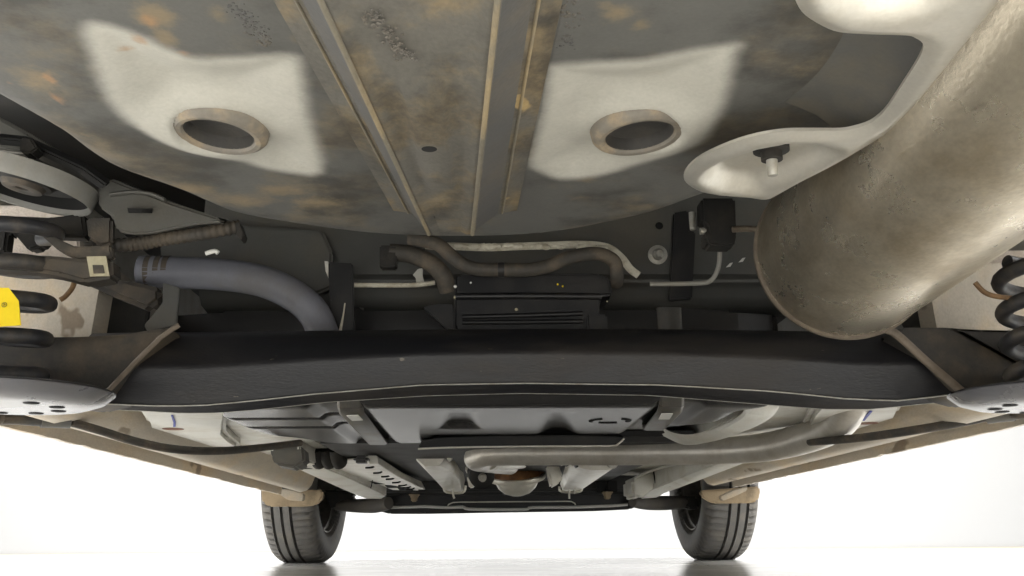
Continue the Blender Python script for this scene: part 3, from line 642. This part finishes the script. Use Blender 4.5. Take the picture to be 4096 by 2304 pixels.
# ring mark moulded in the bottom
cm = onz(2440, 1682, ZT)
for a0, a1 in ((1.1, 2.05), (2.75, 4.15), (-1.0, .40)):
    tube('moulded_mark', [cm+V(.031*math.cos(a_), .030*math.sin(a_), -.0008) for a_ in np.linspace(a0, a1, 9)], .0035, M_hole, tank, seg=8, n=1, flat=.3)
# tank side heat shield, right
ths = [[at(2950, 1590, 1.56), at(3090, 1600, 1.52), at(3120, 1620, 1.50), at(3112, 1640, 1.50), at(3060, 1690, 1.52), at(2900, 1750, 1.58), at(2760, 1775, 1.64), at(2700, 1760, 1.66), at(2660, 1728, 1.67)]]
ring_a = ths[0]; ring_b = [p+V(-.045, .015, .012) for p in ring_a]
v_, f_ = [], []
for i in range(len(ring_a)): v_ += [ring_a[i], ring_a[i]+V(.002, 0, .003), ring_b[i]+V(.002, 0, .003), ring_b[i]]
# (a folded strip round the tank's flank)
tubep = spline([at(2978, 1560, 1.50), at(2985, 1650, 1.50), at(2930, 1697, 1.53), at(2850, 1730, 1.57), at(2760, 1748, 1.62), at(2690, 1737, 1.66), at(2650, 1710, 1.68)], 8)
pl = spline([at(3122, 1560, 1.53), at(3114, 1632, 1.53), at(3068, 1682, 1.56), at(2960, 1732, 1.60), at(2840, 1767, 1.65), at(2740, 1780, 1.70), at(2655, 1745, 1.72)], 8)
vv = []; ff = []
for i, (p_, q_) in enumerate(zip(tubep, pl)):
    mid = (p_+q_)/2+V(.006, 0, -.006)
    vv += [p_, mid, q_, q_+V(-.003, .0, .004), mid+V(-.003, 0, .004), p_+V(-.003, 0, .004)]
n = 6
for i in range(len(tubep)-1):
    for k in range(n): k2 = (k+1) % n; ff.append([i*n+k, i*n+k2, (i+1)*n+k2, (i+1)*n+k])
ff.append(list(range(n))); ff.append([(len(tubep)-1)*n+k for k in range(n)])
put('tank_heat_shield', vv, ff, M_bodyL, car, smooth=50)
# ================================================================== exhaust pipe, converter
pp = [at(3420, 1560, 1.46), at(3395, 1620, 1.52), at(3350, 1690, 1.62), at(3230, 1748, 1.75), at(3050, 1790, 1.90), at(2800, 1806, 2.02), at(2400, 1812, 2.10), at(2000, 1814, 2.15), at(1925, 1822, 2.18), at(1905, 1836, 2.25), at(1960, 1850, 2.45), at(2040, 1862, 2.7)]
pipe = tube('exhaust_pipe', pp, .0225, M_pipe, car, seg=28, n=10, rs=[.028, .028, .028, .0275, .0268, .026, .0255, .0255, .026, .026, .025, .024])
tube('flex_joint', [at(1960, 1846, 2.35), at(2030, 1848, 2.5), at(2085, 1846, 2.7)], .019, M_bright, pipe, seg=20)
cc = at(2066, 1897, 2.95); RC = 111/4000*2.95
cat = lathe('catalytic_converter', [(RC*.30, .085), (RC*.34, .065), (RC*.66, .050), (RC*.93, .022), (RC*1.0, .0), (RC*1.0, -.006)], cc+V(0, .0, -.0), (-.06, -.32, 1), M_rust, car, 48)
lathe('clamp_band', [(RC*.98, .004), (RC*1.05, .002), (RC*1.06, -.006), (RC*1.02, -.012), (RC*.95, -.012)], cc, (-.06, -.32, 1), M_bright, cat, 48)
lathe('dome_shield', [(RC*.80, -.008), (RC*.76, -.024), (RC*.66, -.040), (RC*.46, -.054), (RC*.22, -.061), (0, -.063)], cc, (-.05, -.22, 1), M_bright, cat, 48)
# ================================================================== floor, tunnel, rails, sills
fl = quadbox('floor_pan', (-.72, 1.30, .315), (.84, 3.9, .335), M_dark, car)
XL = -.66+.0; XR = at(3010, 1925, 3.0).x
for s, X0, x_in in ((-1, at(0, 1705, 1.36).x, -.36), (1, at(4096, 1700, 1.36).x, .42)):
    a_, b_ = (at(0, 1705, 1.36), at(1120, 1978, 3.15)) if s < 0 else (at(4096, 1700, 1.36), at(2935, 1950, 3.15))
    rings_ = []; jit = random.Random(3+s)
    for i in range(70):
        t = i/69*1.06-.06; p = a_.lerp(b_, t); w = -s; j = jit.uniform(-.0007, .0007)
        if jit.random() < .07: j += .0018
        pf = [(-.004*s, j), (.004*s, j), (.005*s, .030), (.030*s, .040), (.10*s, .060), (.11*s, .20), (-.16*s, .20), (-.150*s, .060), (-.112*s, .060), (-.104*s, .050), (-.096*s, .028), (-.082*s, .012), (-.062*s, .006), (-.044*s, .011), (-.034*s, .026), (-.027*s, .050), (-.016*s, .050), (-.010*s, .034), (-.005*s, .024)]
        # outward is +s, inward is -s
        rings_.append([p+V(q_[0], 0, q_[1]) for q_ in pf])
    loft('sill', rings_, M_sill, car, smooth=40)
    # pale floor sheet between sill and rail
    zf = a_.z+.052
    fx0, fx1 = sorted((a_.x-.10*s, x_in))
    sheet = quadbox('floor_sheet', (fx0, 1.42, zf-.004), (fx1, 3.35, zf+.05), M_bodyL, car, bevel=.004)
# black tunnel cover
quadbox('tunnel_cover', (-.34, 1.98, H+.178), (.42, 3.45, H+.20), M_dark, car, bevel=.01)
# rails
ZR = H+.118
def rail(px, up, nm):
    return prism('floor_rail', [railpt(x, y) for x, y in px], (0, 0, up), M_bodyL, car, bevel=.004)
def railpt(x, y): return at(x, y, 2.15+(y-1836)/160*1.15)
rL = rail([(1120, 1836), (1200, 1832), (1266, 1859), (1380, 1905), (1475, 1945), (1520, 1968), (1546, 1984), (1528, 1997), (1462, 1994), (1424, 1981), (1353, 1951), (1190, 1878), (1114, 1853)], .05, 'l')
for (x, y, w) in ((1218, 1873, 32), (1380, 1942, 26)):
    p = railpt(x, y)-V(0, 0, .0008); lathe('rail_slot', [(w/4000*p.y, 0), (0, -.0003)], p, (0, 0, 1), M_hole, rL, 20)
tube('rail_seam', [railpt(1490, 1936)+V(.0, 0, .02), railpt(1486, 1946)+V(.0, 0, .003), railpt(1474, 1959)-V(0, 0, .001), railpt(1440, 1962)-V(0, 0, .001)], .0016, M_hole, rL, n=3, seg=6)
rR = rail([(2590, 1967), (2700, 1920), (2875, 1845), (2960, 1820), (3020, 1830), (2973, 1856), (2808, 1919), (2661, 1973), (2630, 1990), (2560, 1996)], .075, 'r')
for (x, y, w) in ((2692, 1946, 24), (2925, 1860, 28)):
    p = railpt(x, y)-V(0, 0, .0008); lathe('rail_slot', [(w/4000*p.y, 0), (0, -.0003)], p, (0, 0, 1), M_hole, rR, 20)
prism_px('rail_end', [(2526, 1916), (2560, 1898), (2650, 1868), (2640, 1925), (2600, 1968), (2560, 1994), (2530, 1985)], 3.0, (0, .2, 0), M_bodyL, car, bevel=.008)
for x0, x1 in ((2614, 2628), (2664, 2676)):
    tube('rail_seam', [at(x0, 1884-(x0-2614)*.35, 2.985), at(x0+8, 1930-(x0-2614)*.3, 2.985), at(x1+8, 1948-(x0-2614)*.3, 2.985)], .0022, M_hole, rR, n=3, seg=6)
tube('rail_flange', [at(2540, 1912, 2.97), at(2612, 1880, 2.9), at(2720, 1852, 2.7), at(2802, 1832, 2.5)], .004, M_white, rR, n=4, seg=8)
# grey mounting lugs at the front of the left rail
prism_px('rail_bracket', [(1080, 1790), (1215, 1785), (1222, 1850), (1180, 1872), (1100, 1858), (1082, 1825)], 2.12, (0, .06, -.004), M_body, car, bevel=.006)
for x in (1260, 1300, 1340):
    tube('drive_boot', [at(x, 1790, 2.3), at(x+8, 1830, 2.32), at(x+20, 1850, 2.34)], .018, M_rubber, car, seg=14)
# slotted guard beside the left rail
def onp(x, y): return at(x, y, 2.3+(y-1836)/130*.95)
gd = prism('slotted_guard', [onp(*p) for p in ((1272, 1858), (1400, 1840), (1470, 1832), (1530, 1868), (1600, 1900), (1662, 1932), (1674, 1962), (1571, 1960), (1500, 1935))], (0, 0, .004), M_bright, car, bevel=.001)
for i, (x0, x1, y) in enumerate(((1345, 1458, 1869), (1372, 1462, 1881), (1395, 1478, 1892), (1415, 1494, 1904), (1432, 1510, 1912), (1460, 1560, 1929), (1540, 1625, 1944), (1590, 1645, 1955))):
    prism('guard_slot', [onp(x0, y-5)-V(0, 0, .0016), onp(x1, y-6)-V(0, 0, .0016), onp(x1+8, y+5)-V(0, 0, .0016), onp(x0+10, y+6)-V(0, 0, .0016)], (0, 0, .0012), M_hole, gd, bevel=0)
gs = prism_px('guard_side', [(1470, 1822, 2.25), (1500, 1845, 2.4), (1580, 1890, 2.75), (1660, 1926, 3.2), (1676, 1958, 3.2), (1640, 1944, 3.0), (1560, 1906, 2.65), (1478, 1856, 2.25)], 0, (.02, 0, .0), M_bright, car, bevel=.001)
for (x, y, k) in ((1497, 1850, 26), (1528, 1872, 25), (1560, 1888, 22), (1578, 1898, 22), (1603, 1912, 22), (1628, 1926, 18), (1644, 1934, 18), (1658, 1942, 16)):
    Y = 2.25+(x-1474)/200*.95
    tube('guard_groove', [at(x-2, y-14, Y-.01), at(x, y+k*.5, Y-.01), at(x-12, y+k*.5+7, Y-.01), at(x-34, y+k*.5+8, Y-.02)], .0024, M_hole, gs, n=3, seg=6)
prism_px('guard_foot', [(1415, 1822), (1468, 1818), (1472, 1850), (1410, 1850)], 2.2, (0, .05, 0), M_black, car, bevel=.006)
# tunnel brackets
bl_ = loft('tunnel_bracket', [[at(1660, 1830, 2.4), at(1680, 1800, 2.4), at(1768, 1792, 2.4), at(1775, 1838, 2.4), at(1758, 1862, 2.4), at(1700, 1866, 2.4)],
                        [at(1668, 1845, 2.45), at(1690, 1800, 2.5), at(1810, 1800, 2.5), at(1822, 1850, 2.5), at(1800, 1882, 2.5), at(1705, 1880, 2.48)],
                        [at(1726, 1905, 2.8), at(1740, 1860, 2.9), at(1845, 1850, 2.9), at(1842, 1880, 2.85), at(1835, 1920, 2.82), at(1750, 1930, 2.8)],
                        [at(1775, 1945, 3.0), at(1780, 1900, 3.05), at(1850, 1890, 3.05), at(1860, 1920, 3.0), at(1850, 1970, 3.0), at(1785, 1970, 3.0)]], M_bright, car, smooth=40)
tube('bracket_strap', [at(1776, 1946, 2.96), at(1786, 1968, 2.96), at(1850, 1970, 2.96), at(1862, 1942, 2.96)], .004, M_bright, bl_, n=4, seg=8)
tube('bracket_stud', [at(1810, 1950, 2.95), at(1814, 1985, 2.95), at(1818, 1994, 2.95)], .003, M_bodyL, bl_, n=1, seg=8)
prism_px('tunnel_fin', [(1770, 1800), (1800, 1786), (1812, 1830), (1795, 1850)], 2.38, (0, .03, 0), M_bright, bl_, bevel=.002)
prism_px('tunnel_fin', [(1862, 1862), (1884, 1872), (1878, 1895), (1860, 1885)], 2.6, (0, .05, 0), M_bright, bl_, bevel=.003)
prism_px('tunnel_fin', [(1866, 1905), (1902, 1900), (1898, 1948), (1876, 1950)], 2.7, (0, .05, 0), M_bright, bl_, bevel=.003)
br_ = loft('tunnel_bracket', [[at(2234, 1832, 2.4), at(2484, 1825, 2.4), at(2482, 1853, 2.4), at(2440, 1882, 2.4), at(2360, 1880, 2.4), at(2290, 1865, 2.4)],
                        [at(2262, 1862, 2.6), at(2440, 1840, 2.6), at(2440, 1880, 2.6), at(2420, 1896, 2.6), at(2340, 1915, 2.6), at(2280, 1900, 2.6)],
                        [at(2240, 1935, 3.0), at(2330, 1900, 3.05), at(2345, 1925, 3.0), at(2332, 1955, 3.0), at(2310, 1965, 3.0), at(2250, 1964, 3.0)]], M_bright, car, smooth=40)
prism_px('tunnel_fin', [(2184, 1835), (2226, 1838), (2252, 1905), (2242, 1930), (2206, 1950), (2195, 1900)], 2.7, (0, .08, 0), M_bright, br_, bevel=.005)
for k in range(4):
    prism_px('tunnel_fin', [(2228+k*22, 1832+k*5), (2240+k*22, 1832+k*4), (2258+k*19, 1858+k*3), (2248+k*19, 1862+k*3)], 2.36, (0, .03, 0), M_bright if k % 2 == 0 else M_black, br_, bevel=.001)
tube('bracket_strap', [at(2238, 1946, 2.96), at(2246, 1966, 2.96), at(2318, 1966, 2.96), at(2326, 1948, 2.96)], .004, M_bright, br_, n=4, seg=8)
for x in (2276, 2296): tube('bracket_stud', [at(x, 1945, 2.95), at(x+1, 1975+(2296-x), 2.95)], .003, M_bodyL, br_, n=1, seg=8)
lathe('bolt', [(0, .02), (.012, .02), (.014, .0)], at(2448, 1850, 2.38), (0, -1, -.2), M_zinc, br_, 16)
# rubber mount beside the flex joint
mt = lathe('rubber_mount', [(0, .03), (.02, .03), (.032, .022), (.034, -.02), (0, -.02)], at(1925, 1896, 2.55), (.1, -1, -.3), M_rubber, car, 28)
lathe('bolt', [(0, .042), (.009, .042), (.011, .028)], at(1925, 1898, 2.55), (.1, -1, -.3), M_zinc, mt, 16)
# brackets with paint mark over the rear floor
def floor_pocket(px, px2_, z, hole_c, hw, mark):
    o = prism('floor_bracket', spline(px2(px, z), 3, True), (0, 0, .05), M_bodyL, car, bevel=.012, segs=4)
    h = onz(hole_c[0], hole_c[1], z-.001)
    lathe('grommet', [(hw/4000*h.y, .0006), (hw/4000*h.y*.95, -.0002), (hw*.7/4000*h.y, .0004), (0, .0006)], h, (0, 0, 1), M_rusthole, o, 24)
    prism('paint_mark', [onz(x, y, z-.0014) for x, y in mark], (0, 0, .0008), M_blue, o, bevel=0)
    return o
zk = H+.176
floor_pocket([(560, 1600), (900, 1600), (900, 1740), (960, 1800), (800, 1806), (700, 1800), (610, 1745), (580, 1690)], None, zk, (692, 1717), 42, [(684, 1663), (692, 1662), (703, 1690), (702, 1708), (692, 1708), (693, 1690)])
floor_pocket([(3300, 1600), (3600, 1600), (3560, 1720), (3480, 1790), (3420, 1804), (3290, 1806), (3200, 1780)], None, zk, (3470, 1694), 42, [(3478, 1645), (3490, 1646), (3458, 1684), (3446, 1683)])
# handbrake cables
for pts, r in (([(0, 1672, 1.34), (60, 1674, 1.36), (165, 1680, 1.38)], .0085), ([(4150, 1648, 1.33), (4080, 1652, 1.34), (4060, 1655, 1.36)], .0085)):
    tube('cable_boot', [at(*p) for p in pts], r, M_arm, car, n=3, seg=16)
for pts in ([(165, 1682, 1.38), (222, 1683, 1.39), (282, 1686, 1.40)], [(4058, 1656, 1.36), (4000, 1661, 1.37), (3946, 1668, 1.38)]):
    tube('cable_sleeve', [at(*p) for p in pts], .0098, M_body, car, n=3, seg=16)
tube('handbrake_cable', [at(282, 1688, 1.40), at(400, 1722, 1.45), at(520, 1760, 1.50), at(640, 1788, 1.56), at(760, 1802, 1.62), at(900, 1803, 1.7), at(1050, 1790, 1.82), at(1200, 1772, 1.95)], .0068, M_hose, car, seg=12, rs=[.0062, .0062, .0064, .0066, .0066, .0066, .0066, .0066])
tube('handbrake_cable', [at(3946, 1668, 1.38), at(3800, 1697, 1.42), at(3650, 1722, 1.47), at(3500, 1744, 1.53), at(3350, 1760, 1.6), at(3240, 1768, 1.7)], .0066, M_hose, car, seg=12)
# ================================================================== front end
fe = prism_px('front_undertray', [(1505, 2015), (1560, 1975), (2560, 1968), (2575, 2015), (2520, 2038), (2376, 2045), (1988, 2051), (1700, 2056), (1560, 2056), (1520, 2046)], 3.55, (0, .35, .012), M_black, car, bevel=.006)
tube('tray_lip', [at(x, y, 3.54) for x, y in ((1540, 2030), (1640, 2028), (1700, 2026), (1790, 2030), (1850, 2028), (1876, 2036), (2000, 2038), (2105, 2037), (2128, 2030), (2280, 2029), (2420, 2024), (2510, 2018))], .0065, M_white, fe, n=3, seg=8, flat=.8)
tube('tray_lip', [at(x, y, 3.54) for x, y in ((1790, 2024), (1812, 2010), (1900, 2008), (2200, 2006), (2285, 2006), (2302, 2020))], .0022, M_bright, fe, n=2, seg=6)
box('subframe', at(2050, 1960, 3.5)+V(0, .1, .02), (.95, .16, .07), M_dark, car, bevel=.01)
box('engine_bay_shade', V(.04, 3.75, .42), (1.1, .02, .36), M_dark, car)  # added dark sheet standing in for the shadow of the engine bay
for (x, y) in ((1655, 1988), (2432, 1978)):
    prism_px('subframe_bolt', [(x-24, y-12), (x+24, y-12), (x+12, y), (x+11, y+18), (x-11, y+18), (x-12, y)], 3.40, (0, .04, 0), M_tan, car, bevel=.003)
for x in (2405, 2450):
    prism_px('access_hole', [(x-22, 1925), (x+18, 1922), (x+20, 1968), (x-16, 1972)], 3.41, (0, .01, 0), M_hole, car, bevel=.002)
box('front_crossmember', at(2050, 1935, 3.42)+V(0, .03, .0), (.90, .03, .05), M_dark, car, bevel=.008)
# lower arms
for pts in ([(1345, 2022, 3.62), (1420, 2023, 3.58), (1500, 2022, 3.5), (1555, 2012, 3.45)], [(2530, 2008, 3.45), (2580, 2012, 3.5), (2660, 2012, 3.58), (2740, 2008, 3.62)]):
    tube('lower_arm', [at(*p) for p in pts], .022, M_lower, car, seg=20, rs=[.017, .023, .025, .021])
for pts in ([(1290, 1960), (1400, 1962), (1420, 1985), (1390, 2020), (1330, 2040), (1310, 2010)], [(2690, 1985), (2790, 1985), (2800, 2035), (2760, 2040), (2700, 2010)]):
    prism_px('steering_knuckle', pts, 3.6, (0, .08, 0), M_rubber, car, bevel=.008)
# tyre-side dust guards (mud caked wheel-arch ends) and jacking points
g1 = prism_px('arch_guard', [(1045, 1955), (1290, 1960), (1292, 1985), (1280, 2008), (1255, 2022), (1215, 2026), (1075, 2026), (1052, 2012), (1043, 1985)], 3.33, (0, .03, .0), M_tan, car, bevel=.006)
g2 = prism_px('arch_guard', [(2800, 1962), (3040, 1945), (3042, 1980), (3030, 2005), (3005, 2012), (2860, 2014), (2830, 2004), (2806, 1985)], 3.33, (0, .03, .0), M_tan, car, bevel=.006)
prism_px('jacking_point', [(1120, 1955), (1160, 1958), (1215, 1975), (1212, 2004), (1150, 2000), (1118, 1978)], 3.22, (0, .03, 0), M_sill, car, bevel=.003)
prism_px('jacking_point', [(2880, 1985), (2930, 1960), (2990, 1945), (2990, 1962), (2930, 1990), (2890, 2004)], 3.22, (0, .03, 0), M_sill, car, bevel=.003)
# ================================================================== front wheels
def wheel(g, yaw, name='front_wheel'):
    Y = g.y; R0 = .292; wd = .180; c = V(g.x, Y, R0)
    w = bpy.data.objects.new(name, None); COL.objects.link(w); w.parent = car; w.location = c-CARLOC; WORLD[w.name] = c
    # tyre section across the tread, from the outer bead to the inner
    half = wd/2
    sec = [(-half*.72, R0-.105), (-half*.95, R0-.085), (-half*1.04, R0-.055), (-half*1.0, R0-.028), (-half*.92, R0-.012), (-half*.80, R0-.0045)]
    tread = []
    sg = -1 if g.x < 0 else 1
    gro = sorted(-sg*q for q in (-.52, -.18, .16))
    xs_ = []
    for gx in gro: xs_ += [gx-.055, gx-.045, gx+.045, gx+.055]
    for t in xs_:
        i = xs_.index(t) % 4; tread.append((half*t, R0-.0015*(abs(t)*1.2)-(0.009 if i in (1, 2) else 0)))
    sh_l = [(-half*.74, R0-.003), (-half*.62, R0-.0018)]
    prof = sec+sh_l+tread+[(-a, b) for a, b in sh_l[::-1]]+[(-a, b) for a, b in sec[::-1]]
    n = 272; vv = []; Rz = Matrix.Rotation(yaw, 3, 'Z')
    for k in range(n):
        a_ = 2*math.pi*k/n
        for (x, r) in prof:
            rr = r
            if abs(x) > half*.60 and abs(x) < half*.96 and k % 4 == 0: rr -= .009
            if abs(x) < half*.45 and k % 6 == 0 and abs(x) > half*.2: rr -= .0008
            # flattened where it stands on the floor
            p = V(x, rr*math.sin(a_), -rr*math.cos(a_))
            if p.z < -R0+.004: p.z = -R0+.0005
            vv.append(c+Rz@p)
    mN = len(prof); ff = [[k*mN+j, k*mN+j+1, ((k+1) % n)*mN+j+1, ((k+1) % n)*mN+j] for k in range(n) for j in range(mN-1)]
    put('tyre', vv, ff, M_tyre, w, smooth=40)
    ax = Rz@V(1, 0, 0); rp = R0-.100
    for gx in gro:
        lathe('tread_groove', [(R0-.0086, half*(gx-.046)), (R0-.0080, half*gx), (R0-.0086, half*(gx+.046))], c, ax, M_groove, w, 90)  # groove floors lined in darker rubber than the tread
    sgn = -1 if g.x < 0 else 1                       # outer face side
    pr = [(rp-.006, -sgn*half*.86), (rp+.010, -sgn*half*.80), (rp+.002, -sgn*half*.70), (rp-.014, -sgn*half*.62), (rp-.018, -sgn*half*.3), (rp-.016, sgn*half*.5), (rp+.010, sgn*half*.80)]
    lathe('rim', pr, c, ax, M_rim, w, 64)
    lathe('wheel_disc', [(0, sgn*half*.25), (.06, sgn*half*.25), (.075, sgn*half*.35), (rp-.02, sgn*half*.40), (rp-.02, sgn*half*.46), (0, sgn*half*.40)], c, ax, M_rim, w, 48)
    lathe('brake_disc', [(0, -sgn*half*.05), (.12, -sgn*half*.05), (.12, sgn*half*.12), (0, sgn*half*.12)], c, ax, M_seam, w, 40)
wheel(at(1218, 2244, 3.65), rad(-4.5)); wheel(at(2858, 2229, 3.65), rad(3.5))

# ================================================================== yellow tag hanging on the left spring
tg = bpy.data.objects.new('spring_tag', None); COL.objects.link(tg); tl = at(10, 1151, .985); tg.location = tl; WORLD['spring_tag'] = tl
tg['label'] = 'small bright yellow tag hanging on the left coil spring'; tg['category'] = 'tag'
YT = .985
prism_px('card', [(-60, 1151), (34, 1151), (74, 1203), (83, 1301), (0, 1306), (-60, 1306)], YT, (0, .0012, .0), M_yellow, tg, bevel=0)
cpt = at(17, 1219, YT-.0006)
tube('printed_ring', [cpt+V(.0024*math.cos(a_), 0, .0024*math.sin(a_)) for a_ in np.linspace(0, 2*math.pi, 20)], .00025, M_ink, tg, n=1, seg=6)
for a_, b_ in (((-.0010, .0014), (.0010, .0004)), ((.0010, .0004), (-.0010, -.0002)), ((-.0010, -.0012), (.0010, -.0012))):
    tube('printed_stroke', [cpt+V(a_[0], 0, a_[1]), cpt+V(b_[0], 0, b_[1])], .0003, M_ink, tg, n=1, seg=6)
